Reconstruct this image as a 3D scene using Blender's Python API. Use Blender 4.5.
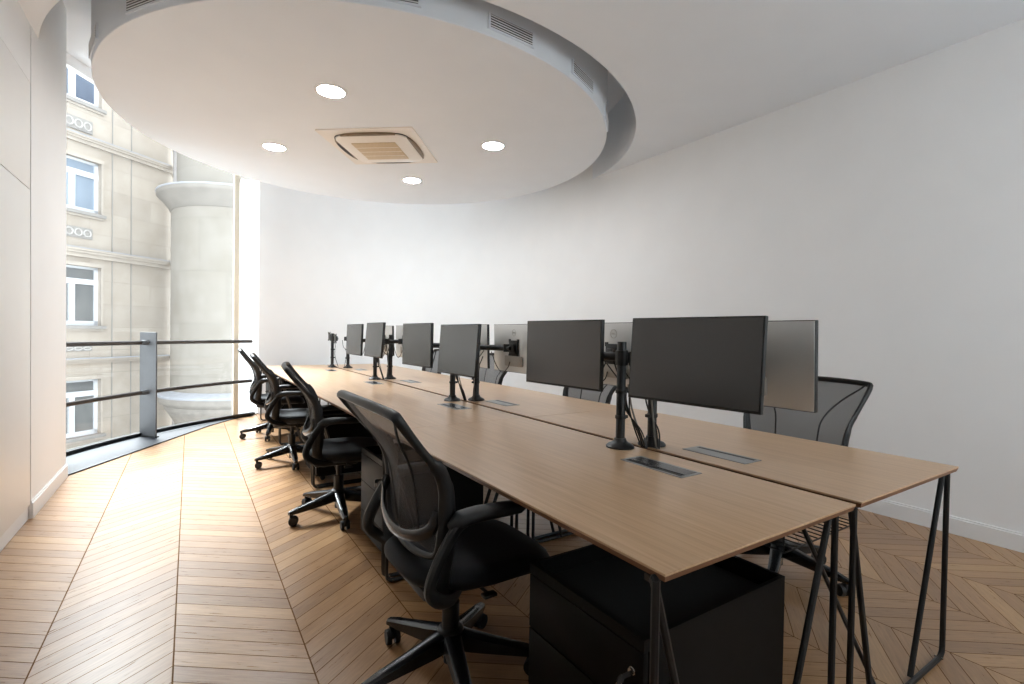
import bpy, bmesh, math, random
from mathutils import Vector, Matrix

C = bpy.context.scene
for o in list(bpy.data.objects):
    bpy.data.objects.remove(o, do_unlink=True)
COL = C.collection
PI = math.pi

# ------------------------------------------------------------------ camera
cam_data = bpy.data.cameras.new('camera')
cam = bpy.data.objects.new('camera', cam_data)
COL.objects.link(cam)
cam_data.sensor_width = 36.0
cam_data.lens = 499.1 / 1024 * 36.0
cam_data.clip_start = 0.05
R_ = Vector((0.8401447, -0.5421377, 0.01560724))
U_ = Vector((-0.00473388, 0.02144536, 0.99975881))
F_ = Vector((0.54234165, 0.84001596, -0.01545079))
cam.matrix_world = Matrix(((R_.x, U_.x, -F_.x, 0.0), (R_.y, U_.y, -F_.y, 0.0), (R_.z, U_.z, -F_.z, 1.2178), (0, 0, 0, 1)))
C.camera = cam

# ------------------------------------------------------------------ sky and exposure
SKY = 5.0
world = bpy.data.worlds.new('sky')
C.world = world
world.use_nodes = True
bg = world.node_tree.nodes['Background']
bg.inputs[0].default_value = (0.87, 0.94, 1.0, 1)
bg.inputs[1].default_value = SKY
C.view_settings.view_transform = 'Standard'
C.view_settings.look = 'None'
C.view_settings.gamma = 1.0
C.view_settings.use_curve_mapping = False
C.view_settings.exposure = 0.1
sun_data = bpy.data.lights.new('sun', 'SUN')
sun_data.energy = 25.0
sun_data.angle = math.radians(26)
sun_data.color = (0.90, 0.96, 1.0)
sun = bpy.data.objects.new('sun', sun_data)
COL.objects.link(sun)
sun.rotation_euler = Vector((0.226, -0.974, -1.11)).to_track_quat('-Z', 'Y').to_euler()
LAMP = 150.0         # ceiling downlight diffusers

# ------------------------------------------------------------------ materials
def srgb(r, g, b):
    f = lambda c: (c / 255 / 12.92) if c / 255 <= 0.04045 else ((c / 255 + 0.055) / 1.055) ** 2.4
    return (f(r), f(g), f(b), 1)

class NT:
    """small helper for writing node trees"""
    def __init__(self, name):
        self.m = bpy.data.materials.new(name)
        self.m.use_nodes = True
        self.t = self.m.node_tree
        self.b = self.t.nodes['Principled BSDF']
        self.out = self.t.nodes['Material Output']
    def n(self, typ, **kw):
        nd = self.t.nodes.new(typ)
        for k, v in kw.items():
            setattr(nd, k, v)
        return nd
    def l(self, a, b):
        self.t.links.new(a, b)
    def math(self, op, a, b=None, c=None):
        nd = self.n('ShaderNodeMath', operation=op)
        for i, v in enumerate((a, b, c)):
            if v is None:
                continue
            if isinstance(v, (int, float)):
                nd.inputs[i].default_value = v
            else:
                self.l(v, nd.inputs[i])
        return nd.outputs[0]
    def obj(self):
        return self.n('ShaderNodeTexCoord').outputs['Object']
    def noise(self, vec, scale, detail=3.0, rough=0.5):
        nd = self.n('ShaderNodeTexNoise')
        nd.inputs['Scale'].default_value = scale
        nd.inputs['Detail'].default_value = detail
        nd.inputs['Roughness'].default_value = rough
        if vec is not None:
            self.l(vec, nd.inputs['Vector'])
        return nd.outputs['Fac']
    def mapping(self, vec, scale):
        nd = self.n('ShaderNodeMapping')
        nd.inputs['Scale'].default_value = scale
        self.l(vec, nd.inputs['Vector'])
        return nd.outputs[0]
    def ramp(self, fac, stops):
        nd = self.n('ShaderNodeValToRGB')
        el = nd.color_ramp.elements
        while len(el) < len(stops):
            el.new(0.5)
        for e, (p, c) in zip(el, stops):
            e.position = p
            e.color = c
        self.l(fac, nd.inputs[0])
        return nd.outputs[0]
    def mix(self, fac, a, b, mode='MIX'):
        nd = self.n('ShaderNodeMix', data_type='RGBA', blend_type=mode)
        for idx, v in ((0, fac), (6, a), (7, b)):
            if isinstance(v, (int, float)):
                nd.inputs[idx].default_value = v
            elif isinstance(v, tuple):
                nd.inputs[idx].default_value = v
            else:
                self.l(v, nd.inputs[idx])
        return nd.outputs[2]
    def bump(self, h, strength, dist=0.002):
        nd = self.n('ShaderNodeBump')
        nd.inputs['Strength'].default_value = strength
        nd.inputs['Distance'].default_value = dist
        self.l(h, nd.inputs['Height'])
        self.l(nd.outputs[0], self.b.inputs['Normal'])

def plain(name, col, rough=0.5, metal=0.0, var=0.04, scale=30, spec=None, bump=0.0):
    k = NT(name)
    k.b.inputs['Roughness'].default_value = rough
    k.b.inputs['Metallic'].default_value = metal
    if spec is not None:
        k.b.inputs['Specular IOR Level'].default_value = spec
    nz = k.noise(k.obj(), scale, 3)
    lo = tuple(c * (1 - var) for c in col[:3]) + (1,)
    hi = tuple(min(1, c * (1 + var)) for c in col[:3]) + (1,)
    k.l(k.ramp(nz, [(0.3, lo), (0.7, hi)]), k.b.inputs['Base Color'])
    if bump:
        k.bump(nz, bump, 0.001)
    return k.m

M = {}
M['wall'] = plain('white_plaster', srgb(243, 243, 243), 0.65, var=0.012, scale=3, spec=0.25)
M['ceil'] = plain('white_ceiling_paint', srgb(238, 242, 247), 0.8, var=0.01, scale=3, spec=0.2)
M['trimw'] = plain('white_gloss_paint', srgb(236, 236, 236), 0.35, var=0.01, scale=5)
M['cupboard'] = plain('white_lacquer', srgb(232, 229, 225), 0.4, var=0.01, scale=4)
M['cream'] = plain('cream_paint', srgb(246, 238, 220), 0.45, var=0.02)
M['black'] = plain('black_plastic', srgb(13, 13, 14), 0.48, var=0.08)
M['blackmetal'] = plain('black_powder_coat', srgb(14, 14, 16), 0.4, var=0.08)
M['rubber'] = plain('black_rubber', srgb(12, 12, 13), 0.55, var=0.1)
M['gloss'] = plain('black_gloss_plastic', srgb(20, 21, 24), 0.25, var=0.05)
M['silver'] = plain('silver_plastic', srgb(205, 205, 204), 0.33, metal=0.75, var=0.02, scale=8)
M['silver2'] = plain('silver_grey_plastic', srgb(170, 165, 158), 0.4, metal=0.3, var=0.03)
M['chrome'] = plain('bright_steel', srgb(200, 198, 195), 0.2, metal=1.0, var=0.03)
M['alu'] = plain('grey_aluminium', srgb(92, 94, 97), 0.55, metal=0.1, var=0.03)
M['flapm'] = plain('brushed_flap_metal', srgb(150, 150, 150), 0.42, metal=0.3, var=0.04)
M['rail'] = plain('dark_bronze_metal', srgb(82, 78, 76), 0.35, metal=0.4, var=0.05)
M['sillm'] = plain('slate_sill', srgb(28, 32, 42), 0.5, var=0.08, scale=12)
M['ped'] = plain('black_sheet_metal', srgb(8, 7, 6), 0.5, var=0.05, spec=0.15)
M['pedlid'] = plain('black_felt_tray', srgb(10, 10, 10), 0.8, var=0.1)
M['cable'] = plain('black_cable', srgb(20, 20, 21), 0.45, var=0.1)
M['cableg'] = plain('grey_cable', srgb(120, 115, 108), 0.45, var=0.1)
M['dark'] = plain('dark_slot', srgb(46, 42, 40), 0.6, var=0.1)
M['acwhite'] = plain('warm_white_plastic', srgb(240, 233, 224), 0.4, var=0.015)
M['actan'] = plain('dusty_tan_grille', srgb(208, 186, 152), 0.6, var=0.05, scale=40)
M['acslot'] = plain('brown_louver', srgb(128, 108, 84), 0.45, var=0.1)
M['winwhite'] = plain('white_window_paint', srgb(196, 198, 202), 0.4, var=0.01)
M['lead'] = plain('lead_flashing', srgb(150, 152, 158), 0.55, var=0.08, scale=6)
M['pipe'] = plain('zinc_pipe', srgb(150, 146, 144), 0.5, metal=0.2, var=0.1, scale=9)
M['pave'] = plain('street_paving', srgb(150, 148, 145), 0.8, var=0.1, scale=4)
M['outwhite'] = plain('white_render', srgb(244, 244, 244), 0.7, var=0.01)

def mat_stone(name, base, bw, bh, joint=0.82, axis='UZ', var=0.06):
    """cut limestone in courses; local x along the wall, local z up"""
    k = NT(name)
    k.b.inputs['Roughness'].default_value = 0.8
    k.b.inputs['Specular IOR Level'].default_value = 0.2
    co = k.obj()
    sp = k.n('ShaderNodeSeparateXYZ'); k.l(co, sp.inputs[0])
    cb = k.n('ShaderNodeCombineXYZ')
    if axis == 'CYL':
        an = k.math('ARCTAN2', sp.outputs[1], sp.outputs[0])
        k.l(k.math('MULTIPLY', an, 1.9), cb.inputs[0])
    else:
        k.l(sp.outputs[0], cb.inputs[0])
    k.l(sp.outputs[2], cb.inputs[1])
    br = k.n('ShaderNodeTexBrick')
    br.inputs['Scale'].default_value = 1.0
    br.inputs['Brick Width'].default_value = bw
    br.inputs['Row Height'].default_value = bh
    br.inputs['Mortar Size'].default_value = 0.008
    br.inputs['Mortar Smooth'].default_value = 0.3
    c1 = tuple(c * (1 + var) for c in base[:3]) + (1,)
    c2 = tuple(c * (1 - var) for c in base[:3]) + (1,)
    br.inputs['Color1'].default_value = c1
    br.inputs['Color2'].default_value = c2
    br.inputs['Mortar'].default_value = tuple(c * joint for c in base[:3]) + (1,)
    k.l(cb.outputs[0], br.inputs['Vector'])
    nz = k.noise(co, 1.6, 5, 0.6)
    st = k.ramp(nz, [(0.3, (0.84, 0.82, 0.79, 1)), (0.65, (1, 1, 1, 1))])
    k.l(k.mix(1.0, br.outputs['Color'], st, 'MULTIPLY'), k.b.inputs['Base Color'])
    return k.m
STONE = srgb(166, 157, 147)
M['stone'] = mat_stone('limestone_facade', STONE, 1.1, 0.62)
M['stoned'] = mat_stone('limestone_drum', srgb(140, 135, 128), 1.6, 1.36, axis='CYL', var=0.03)
M['stonep'] = plain('carved_limestone', STONE, 0.8, var=0.07, scale=5, spec=0.2)
M['stonedk'] = plain('weathered_limestone', srgb(138, 134, 130), 0.8, var=0.1, scale=5, spec=0.2)
M['stonet'] = plain('weathered_tower_stone', srgb(136, 131, 125), 0.85, var=0.08, scale=4, spec=0.15)
M['stonecar'] = plain('pale_carved_ornament', srgb(168, 164, 160), 0.8, var=0.03, spec=0.2)

def mat_floor():
    k = NT('chevron_oak_parquet')
    W, S, PW = 0.425, 0.73, 0.098
    sp = k.n('ShaderNodeSeparateXYZ'); k.l(k.obj(), sp.inputs[0])
    X, Y = sp.outputs[0], sp.outputs[1]
    c = k.math('DIVIDE', k.math('ADD', X, 0.045), W)
    kk = k.math('FLOOR', c)
    fr = k.math('SUBTRACT', c, kk)
    par = k.math('FLOORED_MODULO', kk, 2.0)
    t = k.math('ADD', fr, k.math('MULTIPLY', par, k.math('SUBTRACT', 1.0, k.math('MULTIPLY', fr, 2.0))))
    # slight waviness so that old boards are not ruler-straight
    v = k.math('DIVIDE', k.math('ADD', Y, k.math('MULTIPLY', t, S * W)), PW)
    idx = k.math('FLOOR', v)
    fv = k.math('SUBTRACT', v, idx)
    cb = k.n('ShaderNodeCombineXYZ'); k.l(idx, cb.inputs[0]); k.l(kk, cb.inputs[1])
    wn = k.n('ShaderNodeTexWhiteNoise', noise_dimensions='3D'); k.l(cb.outputs[0], wn.inputs['Vector'])
    rnd = wn.outputs['Value']
    # grain along the board
    gv = k.n('ShaderNodeCombineXYZ')
    k.l(k.math('MULTIPLY', t, 1.6), gv.inputs[0])
    k.l(k.math('MULTIPLY', v, 3.2), gv.inputs[1])
    k.l(k.math('MULTIPLY', k.math('ADD', rnd, kk), 7.0), gv.inputs[2])
    gr = k.noise(gv.outputs[0], 3.0, 6, 0.65)
    base = k.ramp(rnd, [(0.0, srgb(126, 88, 57)), (0.3, srgb(146, 106, 69)), (0.7, srgb(164, 122, 81)), (1.0, srgb(184, 143, 97))])
    col = k.mix(0.42, base, k.ramp(gr, [(0.25, srgb(104, 73, 48)), (0.75, srgb(196, 158, 116))]), 'MIX')
    # gaps
    g1 = k.math('LESS_THAN', k.math('MINIMUM', fv, k.math('SUBTRACT', 1.0, fv)), 0.022)
    g2 = k.math('LESS_THAN', k.math('MINIMUM', fr, k.math('SUBTRACT', 1.0, fr)), 0.006)
    gap = k.math('MAXIMUM', g1, g2)
    col = k.mix(k.math('MULTIPLY', gap, 0.55), col, srgb(52, 33, 20))
    k.l(col, k.b.inputs['Base Color'])
    rg = k.math('ADD', 0.22, k.math('MULTIPLY', gr, 0.16))
    k.l(k.math('ADD', rg, k.math('MULTIPLY', gap, 0.4)), k.b.inputs['Roughness'])
    k.l(k.math('MULTIPLY', k.math('SUBTRACT', 1.0, gap), 0.9), k.b.inputs['Specular IOR Level'])
    h = k.math('SUBTRACT', k.math('ADD', k.math('MULTIPLY', gr, 0.25), k.math('MULTIPLY', rnd, 0.35)), gap)
    k.bump(h, 0.25, 0.0015)
    return k.m
M['floor'] = mat_floor()

def mat_desk():
    k = NT('oak_veneer')
    co = k.obj()
    g = k.noise(k.mapping(co, (38, 1.3, 1)), 1.6, 6, 0.6)
    g2 = k.noise(k.mapping(co, (140, 3.0, 1)), 1.0, 3, 0.5)
    col = k.ramp(g, [(0.25, srgb(182, 144, 106)), (0.5, srgb(198, 161, 122)), (0.78, srgb(210, 175, 137))])
    col = k.mix(0.25, col, k.ramp(g2, [(0.3, srgb(160, 128, 102)), (0.7, srgb(206, 180, 154))]))
    k.l(col, k.b.inputs['Base Color'])
    k.b.inputs['Roughness'].default_value = 0.32
    k.b.inputs['Specular IOR Level'].default_value = 0.6
    return k.m
M['desk'] = mat_desk()
M['deskedge'] = plain('oiled_oak_edge', srgb(120, 82, 56), 0.45, var=0.1, scale=20)

def mat_mesh():
    k = NT('grey_chair_mesh')
    co = k.obj()
    wv = k.n('ShaderNodeTexWave', wave_type='BANDS', bands_direction='Z')
    wv.inputs['Scale'].default_value = 90
    k.l(co, wv.inputs['Vector'])
    k.l(k.ramp(wv.outputs['Fac'], [(0.2, srgb(34, 34, 36)), (0.8, srgb(56, 55, 58))]), k.b.inputs['Base Color'])
    k.b.inputs['Roughness'].default_value = 0.7
    tr = k.n('ShaderNodeBsdfTransparent')
    mx = k.n('ShaderNodeMixShader')
    mx.inputs[0].default_value = 0.26
    k.l(k.b.outputs[0], mx.inputs[1]); k.l(tr.outputs[0], mx.inputs[2])
    k.l(mx.outputs[0], k.out.inputs[0])
    return k.m
M['mesh'] = mat_mesh()
M['seat'] = plain('black_seat_fabric', srgb(17, 18, 21), 0.65, spec=0.25, var=0.12, scale=220, bump=0.3)

def mat_glass():
    k = NT('window_glass')
    tr = k.n('ShaderNodeBsdfTransparent'); tr.inputs[0].default_value = (0.97, 0.98, 0.975, 1)
    gl = k.n('ShaderNodeBsdfGlossy'); gl.inputs['Roughness'].default_value = 0.02
    lw = k.n('ShaderNodeLayerWeight'); lw.inputs[0].default_value = 0.5
    nz = k.noise(k.obj(), 0.8, 2)
    mx = k.n('ShaderNodeMixShader')
    fz = k.math('ADD', 0.03, k.math('MULTIPLY', k.math('POWER', lw.outputs['Facing'], 5.0), 0.9))
    k.l(k.math('MULTIPLY', fz, k.math('ADD', 0.9, k.math('MULTIPLY', nz, 0.1))), mx.inputs[0])
    k.l(tr.outputs[0], mx.inputs[1]); k.l(gl.outputs[0], mx.inputs[2])
    k.l(mx.outputs[0], k.out.inputs[0])
    return k.m
M['glass'] = mat_glass()

def mat_screen():
    k = NT('matte_black_screen')
    nz = k.noise(k.obj(), 400, 2)
    k.l(k.ramp(nz, [(0.3, srgb(14, 13, 13)), (0.7, srgb(19, 18, 18))]), k.b.inputs['Base Color'])
    k.b.inputs['Roughness'].default_value = 0.26
    k.b.inputs['IOR'].default_value = 1.85
    return k.m
M['screen'] = mat_screen()

def mat_pane(name, c1, c2):
    k = NT(name)
    nz = k.noise(k.mapping(k.obj(), (1, 1, 0.6)), 1.2, 3)
    k.l(k.ramp(nz, [(0.3, c1), (0.7, c2)]), k.b.inputs['Base Color'])
    k.b.inputs['Roughness'].default_value = 0.1
    return k.m
M['paneblue'] = mat_pane('pale_blue_window_glass', srgb(120, 132, 146), srgb(142, 153, 165))
M['panedark'] = mat_pane('grey_window_glass', srgb(96, 98, 100), srgb(124, 124, 122))
M['panenavy'] = mat_pane('dark_blue_window_glass', srgb(70, 80, 98), srgb(96, 106, 122))

def mat_lamp():
    k = NT('lit_diffuser')
    nz = k.noise(k.obj(), 20, 2)
    k.l(k.ramp(nz, [(0.3, (0.88, 0.945, 1, 1)), (0.7, (0.90, 0.955, 1, 1))]), k.b.inputs['Emission Color'])
    k.b.inputs['Base Color'].default_value = (0.9, 0.9, 0.9, 1)
    k.b.inputs['Emission Strength'].default_value = LAMP
    return k.m
M['lamp'] = mat_lamp()

# ------------------------------------------------------------------ mesh building
def cat(pts, n=6, closed=False):
    """Catmull-Rom through pts"""
    P = [Vector(p) for p in pts]
    out = []
    N = len(P)
    rng = range(N) if closed else range(N - 1)
    for i in rng:
        if closed:
            p0, p1, p2, p3 = P[i - 1], P[i], P[(i + 1) % N], P[(i + 2) % N]
        else:
            p0, p1, p2, p3 = P[max(i - 1, 0)], P[i], P[i + 1], P[min(i + 2, N - 1)]
        for j in range(n):
            t = j / n
            out.append(0.5 * ((2 * p1) + (p2 - p0) * t + (2 * p0 - 5 * p1 + 4 * p2 - p3) * t * t + (3 * p1 - p0 - 3 * p2 + p3) * t ** 3))
    if not closed:
        out.append(P[-1])
    return out

class MB:
    def __init__(self):
        self.v, self.f = [], []
    def add(self, verts, faces, mat=None):
        o = len(self.v)
        for p in verts:
            p = Vector(p)
            self.v.append(mat @ p if mat is not None else p)
        self.f += [tuple(i + o for i in fc) for fc in faces]
        return self
    def box(self, c, s, rz=0.0, bev=0.0, mat=None, seg=2):
        m = Matrix.Translation(Vector(c)) @ Matrix.Rotation(rz, 4, 'Z')
        if mat is not None:
            m = mat @ m
        if bev <= 0:
            a, b, d = s[0] / 2, s[1] / 2, s[2] / 2
            vs = [(x, y, z) for z in (-d, d) for y in (-b, b) for x in (-a, a)]
            fs = [(0, 2, 3, 1), (4, 5, 7, 6), (0, 1, 5, 4), (2, 6, 7, 3), (0, 4, 6, 2), (1, 3, 7, 5)]
            return self.add(vs, fs, m)
        bm = bmesh.new()
        bmesh.ops.create_cube(bm, size=1.0)
        for v in bm.verts:
            v.co = Vector((v.co.x * s[0], v.co.y * s[1], v.co.z * s[2]))
        bmesh.ops.bevel(bm, geom=list(bm.edges), offset=bev, segments=seg, affect='EDGES', profile=0.5)
        bm.verts.index_update()
        vs = [v.co.copy() for v in bm.verts]
        fs = [tuple(v.index for v in f.verts) for f in bm.faces]
        bm.free()
        return self.add(vs, fs, m)
    def bb(self, x0, x1, y0, y1, z0, z1, bev=0.0):
        return self.box(((x0 + x1) / 2, (y0 + y1) / 2, (z0 + z1) / 2), (x1 - x0, y1 - y0, z1 - z0), 0, bev)
    def tube(self, pts, r, seg=8, closed=False, flat=None, up=None):
        """r may be a number or a list; flat = (a, b) scales the two cross axes"""
        P = [Vector(p) for p in pts]
        N = len(P)
        T = []
        for i in range(N):
            if closed:
                t = P[(i + 1) % N] - P[i - 1]
            else:
                t = P[min(i + 1, N - 1)] - P[max(i - 1, 0)]
            T.append(t.normalized())
        ref = Vector(up) if up is not None else Vector((0, 0, 1))
        if abs(T[0].dot(ref)) > 0.95:
            ref = Vector((1, 0, 0))
        nx = (ref - T[0] * ref.dot(T[0])).normalized()
        vs, fs = [], []
        for i in range(N):
            if up is not None:
                rr = Vector(up)
                q = rr - T[i] * rr.dot(T[i])
                if q.length > 0.05:
                    nx = q.normalized()
            nx = (nx - T[i] * nx.dot(T[i])).normalized()
            ny = T[i].cross(nx)
            ri = r[i] if isinstance(r, (list, tuple)) else r
            a, b = (ri, ri) if flat is None else (ri * flat[0], ri * flat[1])
            for k in range(seg):
                an = 2 * PI * k / seg
                vs.append(P[i] + nx * math.cos(an) * a + ny * math.sin(an) * b)
        M_ = N if closed else N - 1
        for i in range(M_):
            j = (i + 1) % N
            for k in range(seg):
                k2 = (k + 1) % seg
                fs.append((i * seg + k, j * seg + k, j * seg + k2, i * seg + k2))
        if not closed:
            fs.append(tuple(range(seg))[::1])
            fs.append(tuple((N - 1) * seg + k for k in range(seg))[::-1])
        return self.add(vs, fs)
    def cyl(self, p0, p1, r0, r1=None, seg=16):
        return self.tube([p0, p1], [r0, r0 if r1 is None else r1], seg)
    def lathe(self, prof, seg=24, mat=None):
        """prof: list of (r, z), closed at both ends"""
        vs, fs = [], []
        for r, z in prof:
            for k in range(seg):
                an = 2 * PI * k / seg
                vs.append((r * math.cos(an), r * math.sin(an), z))
        for i in range(len(prof) - 1):
            for k in range(seg):
                k2 = (k + 1) % seg
                fs.append((i * seg + k, i * seg + k2, (i + 1) * seg + k2, (i + 1) * seg + k))
        fs.append(tuple(range(seg))[::-1])
        fs.append(tuple((len(prof) - 1) * seg + k for k in range(seg)))
        return self.add(vs, fs, mat)
    def prism(self, poly, z0, z1, mat=None):
        n = len(poly)
        vs = [(x, y, z0) for x, y in poly] + [(x, y, z1) for x, y in poly]
        fs = [tuple(range(n))[::-1], tuple(range(n, 2 * n))]
        for i in range(n):
            j = (i + 1) % n
            fs.append((i, j, n + j, n + i))
        return self.add(vs, fs, mat)
    def wallband(self, path, offs, z0, z1):
        """closed strip solid: path of (x,y), outward offsets path, between z0 and z1"""
        n = len(path)
        vs = []
        for (x, y), (ox, oy) in zip(path, offs):
            vs += [(x, y, z0), (x, y, z1), (ox, oy, z1), (ox, oy, z0)]
        fs = []
        for i in range(n - 1):
            a, b = i * 4, (i + 1) * 4
            for k in range(4):
                k2 = (k + 1) % 4
                fs.append((a + k, b + k, b + k2, a + k2))
        fs.append((0, 1, 2, 3)); fs.append(((n - 1) * 4 + 3, (n - 1) * 4 + 2, (n - 1) * 4 + 1, (n - 1) * 4))
        return self.add(vs, fs)
    def build(self, name, mat, parent=None, angle=38, loc=None):
        me = bpy.data.meshes.new(name)
        me.from_pydata([tuple(p) for p in self.v], [], self.f)
        bm = bmesh.new()
        bm.from_mesh(me)
        bmesh.ops.recalc_face_normals(bm, faces=list(bm.faces))
        lim = math.radians(angle)
        for f in bm.faces:
            f.smooth = True
        for e in bm.edges:
            if len(e.link_faces) == 2:
                e.smooth = e.calc_face_angle(0.0) < lim
            else:
                e.smooth = False
        bm.to_mesh(me)
        bm.free()
        me.materials.append(M[mat] if isinstance(mat, str) else mat)
        o = bpy.data.objects.new(name, me)
        COL.objects.link(o)
        if parent is not None:
            o.parent = parent
        if loc is not None:
            o.location = loc
        return o

def thing(name, label, cat_, loc=(0, 0, 0), rz=0.0, group=None):
    o = bpy.data.objects.new(name, None)
    COL.objects.link(o)
    o.empty_display_size = 0.1
    o.location = loc
    o.rotation_euler = (0, 0, rz)
    o['label'] = label
    o['category'] = cat_
    if group:
        o['group'] = group
    return o

def structure(o):
    o['kind'] = 'structure'
    return o

def copy_thing(root, loc, rz, label):
    r = root.copy()
    COL.objects.link(r)
    r.location = loc
    r.rotation_euler = (0, 0, rz)
    r['label'] = label
    for ch in list(root.children):
        c = ch.copy(); COL.objects.link(c); c.parent = r
        for g in list(ch.children):
            d = g.copy(); COL.objects.link(d); d.parent = c
    return r

def arc(cx, cy, r, a0, a1, n):
    return [(cx + r * math.cos(math.radians(a0 + (a1 - a0) * i / n)), cy + r * math.sin(math.radians(a0 + (a1 - a0) * i / n))) for i in range(n + 1)]

# ================================================================== THE ROOM
XL, XR, YB = -0.874, 4.07, -1.6
ZC, ZV = 3.104, 3.76          # flat ceiling, ceiling of the void above the round panel
OC = (1.6, 5.75)              # centre of the round end wall
OR = 2.47

# floor follows the plan of the room
glass_c = (3.1027, 3.9518)
GR = 4.66
fl = [(-1.3, YB - 0.1), (XR + 0.1, YB - 0.1), (XR + 0.1, 5.75)] + arc(OC[0], OC[1], OR + 0.1, 2, 107, 22) + arc(glass_c[0], glass_c[1], GR + 0.02, 122, 156, 14) + [(-1.3, 5.5)]
structure(MB().prism(fl, -0.12, 0.0).build('floor', 'floor'))

structure(MB().bb(XR, XR + 0.12, YB - 0.1, 5.75, 0, ZV).build('wall_right', 'wall'))
bw = MB()
WX0, WX1, WZ0, WZ1 = 1.3, 3.7, 0.9, 2.6
bw.bb(XL - 0.42, WX0, YB - 0.12, YB, 0, ZC + 0.1); bw.bb(WX1, XR + 0.12, YB - 0.12, YB, 0, ZC + 0.1)
bw.bb(WX0, WX1, YB - 0.12, YB, 0, WZ0); bw.bb(WX0, WX1, YB - 0.12, YB, WZ1, ZC + 0.1)
structure(bw.build('wall_back', 'wall'))
wb = thing('added_fill_window', '', 'window'); del wb['label'], wb['category']  # unseen window added behind the camera to brighten the near side
structure(wb)
f2 = MB()
for xx in (WX0 + 0.03, (WX0 + WX1) / 2, WX1 - 0.03):
    f2.bb(xx - 0.03, xx + 0.03, YB - 0.09, YB - 0.03, WZ0, WZ1)
for zz in (WZ0 + 0.03, WZ1 - 0.03):
    f2.bb(WX0, WX1, YB - 0.09, YB - 0.03, zz - 0.03, zz + 0.03)
f2.build('window_frame', 'winwhite', wb)
MB().bb(WX0, WX1, YB - 0.065, YB - 0.055, WZ0, WZ1).build('glass_pane', 'glass', wb)
structure(MB().wallband(arc(OC[0], OC[1], OR, 0, 108, 60), arc(OC[0], OC[1], OR + 0.12, 0, 108, 60), 0, ZV).build('wall_far', 'wall', angle=60))
# plaster pier between the cupboards and the window, wall above the cupboards
wl = MB()
wl.bb(XL - 0.36, -0.843, 4.295, 5.36, 0, ZV)
wl.bb(XL - 0.36, -0.846, YB - 0.1, 4.295, 2.742, ZC + 0.02)
wl.bb(XL - 0.36, XL - 0.30, YB - 0.1, 4.295, 0, 2.742)
wl.bb(XL - 0.36, -1.02, 5.36, 6.1, 0, ZV)
structure(wl.build('wall_left', 'wall'))
# wall above the window, up to the void ceiling
structure(MB().wallband(arc(glass_c[0], glass_c[1], GR - 0.03, 118.5, 156, 24), arc(glass_c[0], glass_c[1], GR + 0.03, 118.5, 156, 24), 3.655, ZV).build('wall_window_head', 'wall', angle=60))

# baseboards
def board(path, offs, name):
    b = MB()
    b.wallband(path, offs, 0, 0.098)
    mid = [((p[0] * 0.45 + o[0] * 0.55), (p[1] * 0.45 + o[1] * 0.55)) for p, o in zip(path, offs)]
    b.wallband(mid, offs, 0.098, 0.110)
    return structure(b.build(name, 'trimw', angle=50))
board([(XR - 0.015, YB), (XR - 0.015, 5.75)], [(XR, YB), (XR, 5.75)], 'baseboard_right')
board(arc(OC[0], OC[1], OR - 0.015, 0, 107.5, 50), arc(OC[0], OC[1], OR, 0, 107.5, 50), 'baseboard_far')
board([(-0.831, 4.296), (-0.831, 5.365)], [(-0.843, 4.296), (-0.843, 5.365)], 'baseboard_left')

# ceiling: flat part with the round opening, the opening's upright face, the ceiling of the void
HC = (1.605, 4.95)
cm = MB()
low = [(HC[0] + 2.495 * math.cos(PI + PI * i / 72), HC[1] + 2.457 * math.sin(PI + PI * i / 72)) for i in range(73)]
n = len(low)
bot = [(x, y, ZC) for x, y in low]
front = [(x, YB - 0.05, ZC) for x, _ in low]
cm.add(bot + front, [(i, i + 1, n + i + 1, n + i) for i in range(n - 1)])
cm.add([(XL - 0.36, YB - 0.05, ZC), (low[0][0], YB - 0.05, ZC), (low[0][0], HC[1], ZC), (XL - 0.36, HC[1], ZC)], [(0, 1, 2, 3)])
cm.add([(low[-1][0], YB - 0.05, ZC), (XR + 0.1, YB - 0.05, ZC), (XR + 0.1, HC[1], ZC), (low[-1][0], HC[1], ZC)], [(0, 1, 2, 3)])
top = [(x, y, ZV) for x, y in low]
cm.add(bot + top, [(i, i + 1, n + i + 1, n + i) for i in range(n - 1)])
void = [(-0.98, 4.3)] + [(x, y) for x, y in low[8:-8]] + [(XR + 0.05, 4.3), (XR + 0.05, 5.75)] + arc(OC[0], OC[1], OR + 0.06, 2, 107, 22) + arc(glass_c[0], glass_c[1], GR + 0.10, 121, 154, 14) + [(-1.05, 5.6)]
cm.prism(void, ZV, ZV + 0.1)
structure(cm.build('ceiling', 'ceil', angle=40))
DC = (1.578, 4.885); DR = 2.19; ZD = 3.05
structure(MB().lathe([(DR - 0.004, ZD), (DR, ZD + 0.004), (DR, ZV)], 128, Matrix.Translation((DC[0], DC[1], 0))).build('ceiling_disc', 'ceil', angle=40))

# sill platform between floor boards and glass
sp_ = [(-0.845, 5.365), (0.219, 7.342), (0.619, 7.904), (0.86, 8.12)] + arc(glass_c[0], glass_c[1], GR, 121, 155, 20)
structure(MB().prism(sp_, 0.0, 0.012).build('trim_1', 'sillm'))

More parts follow.
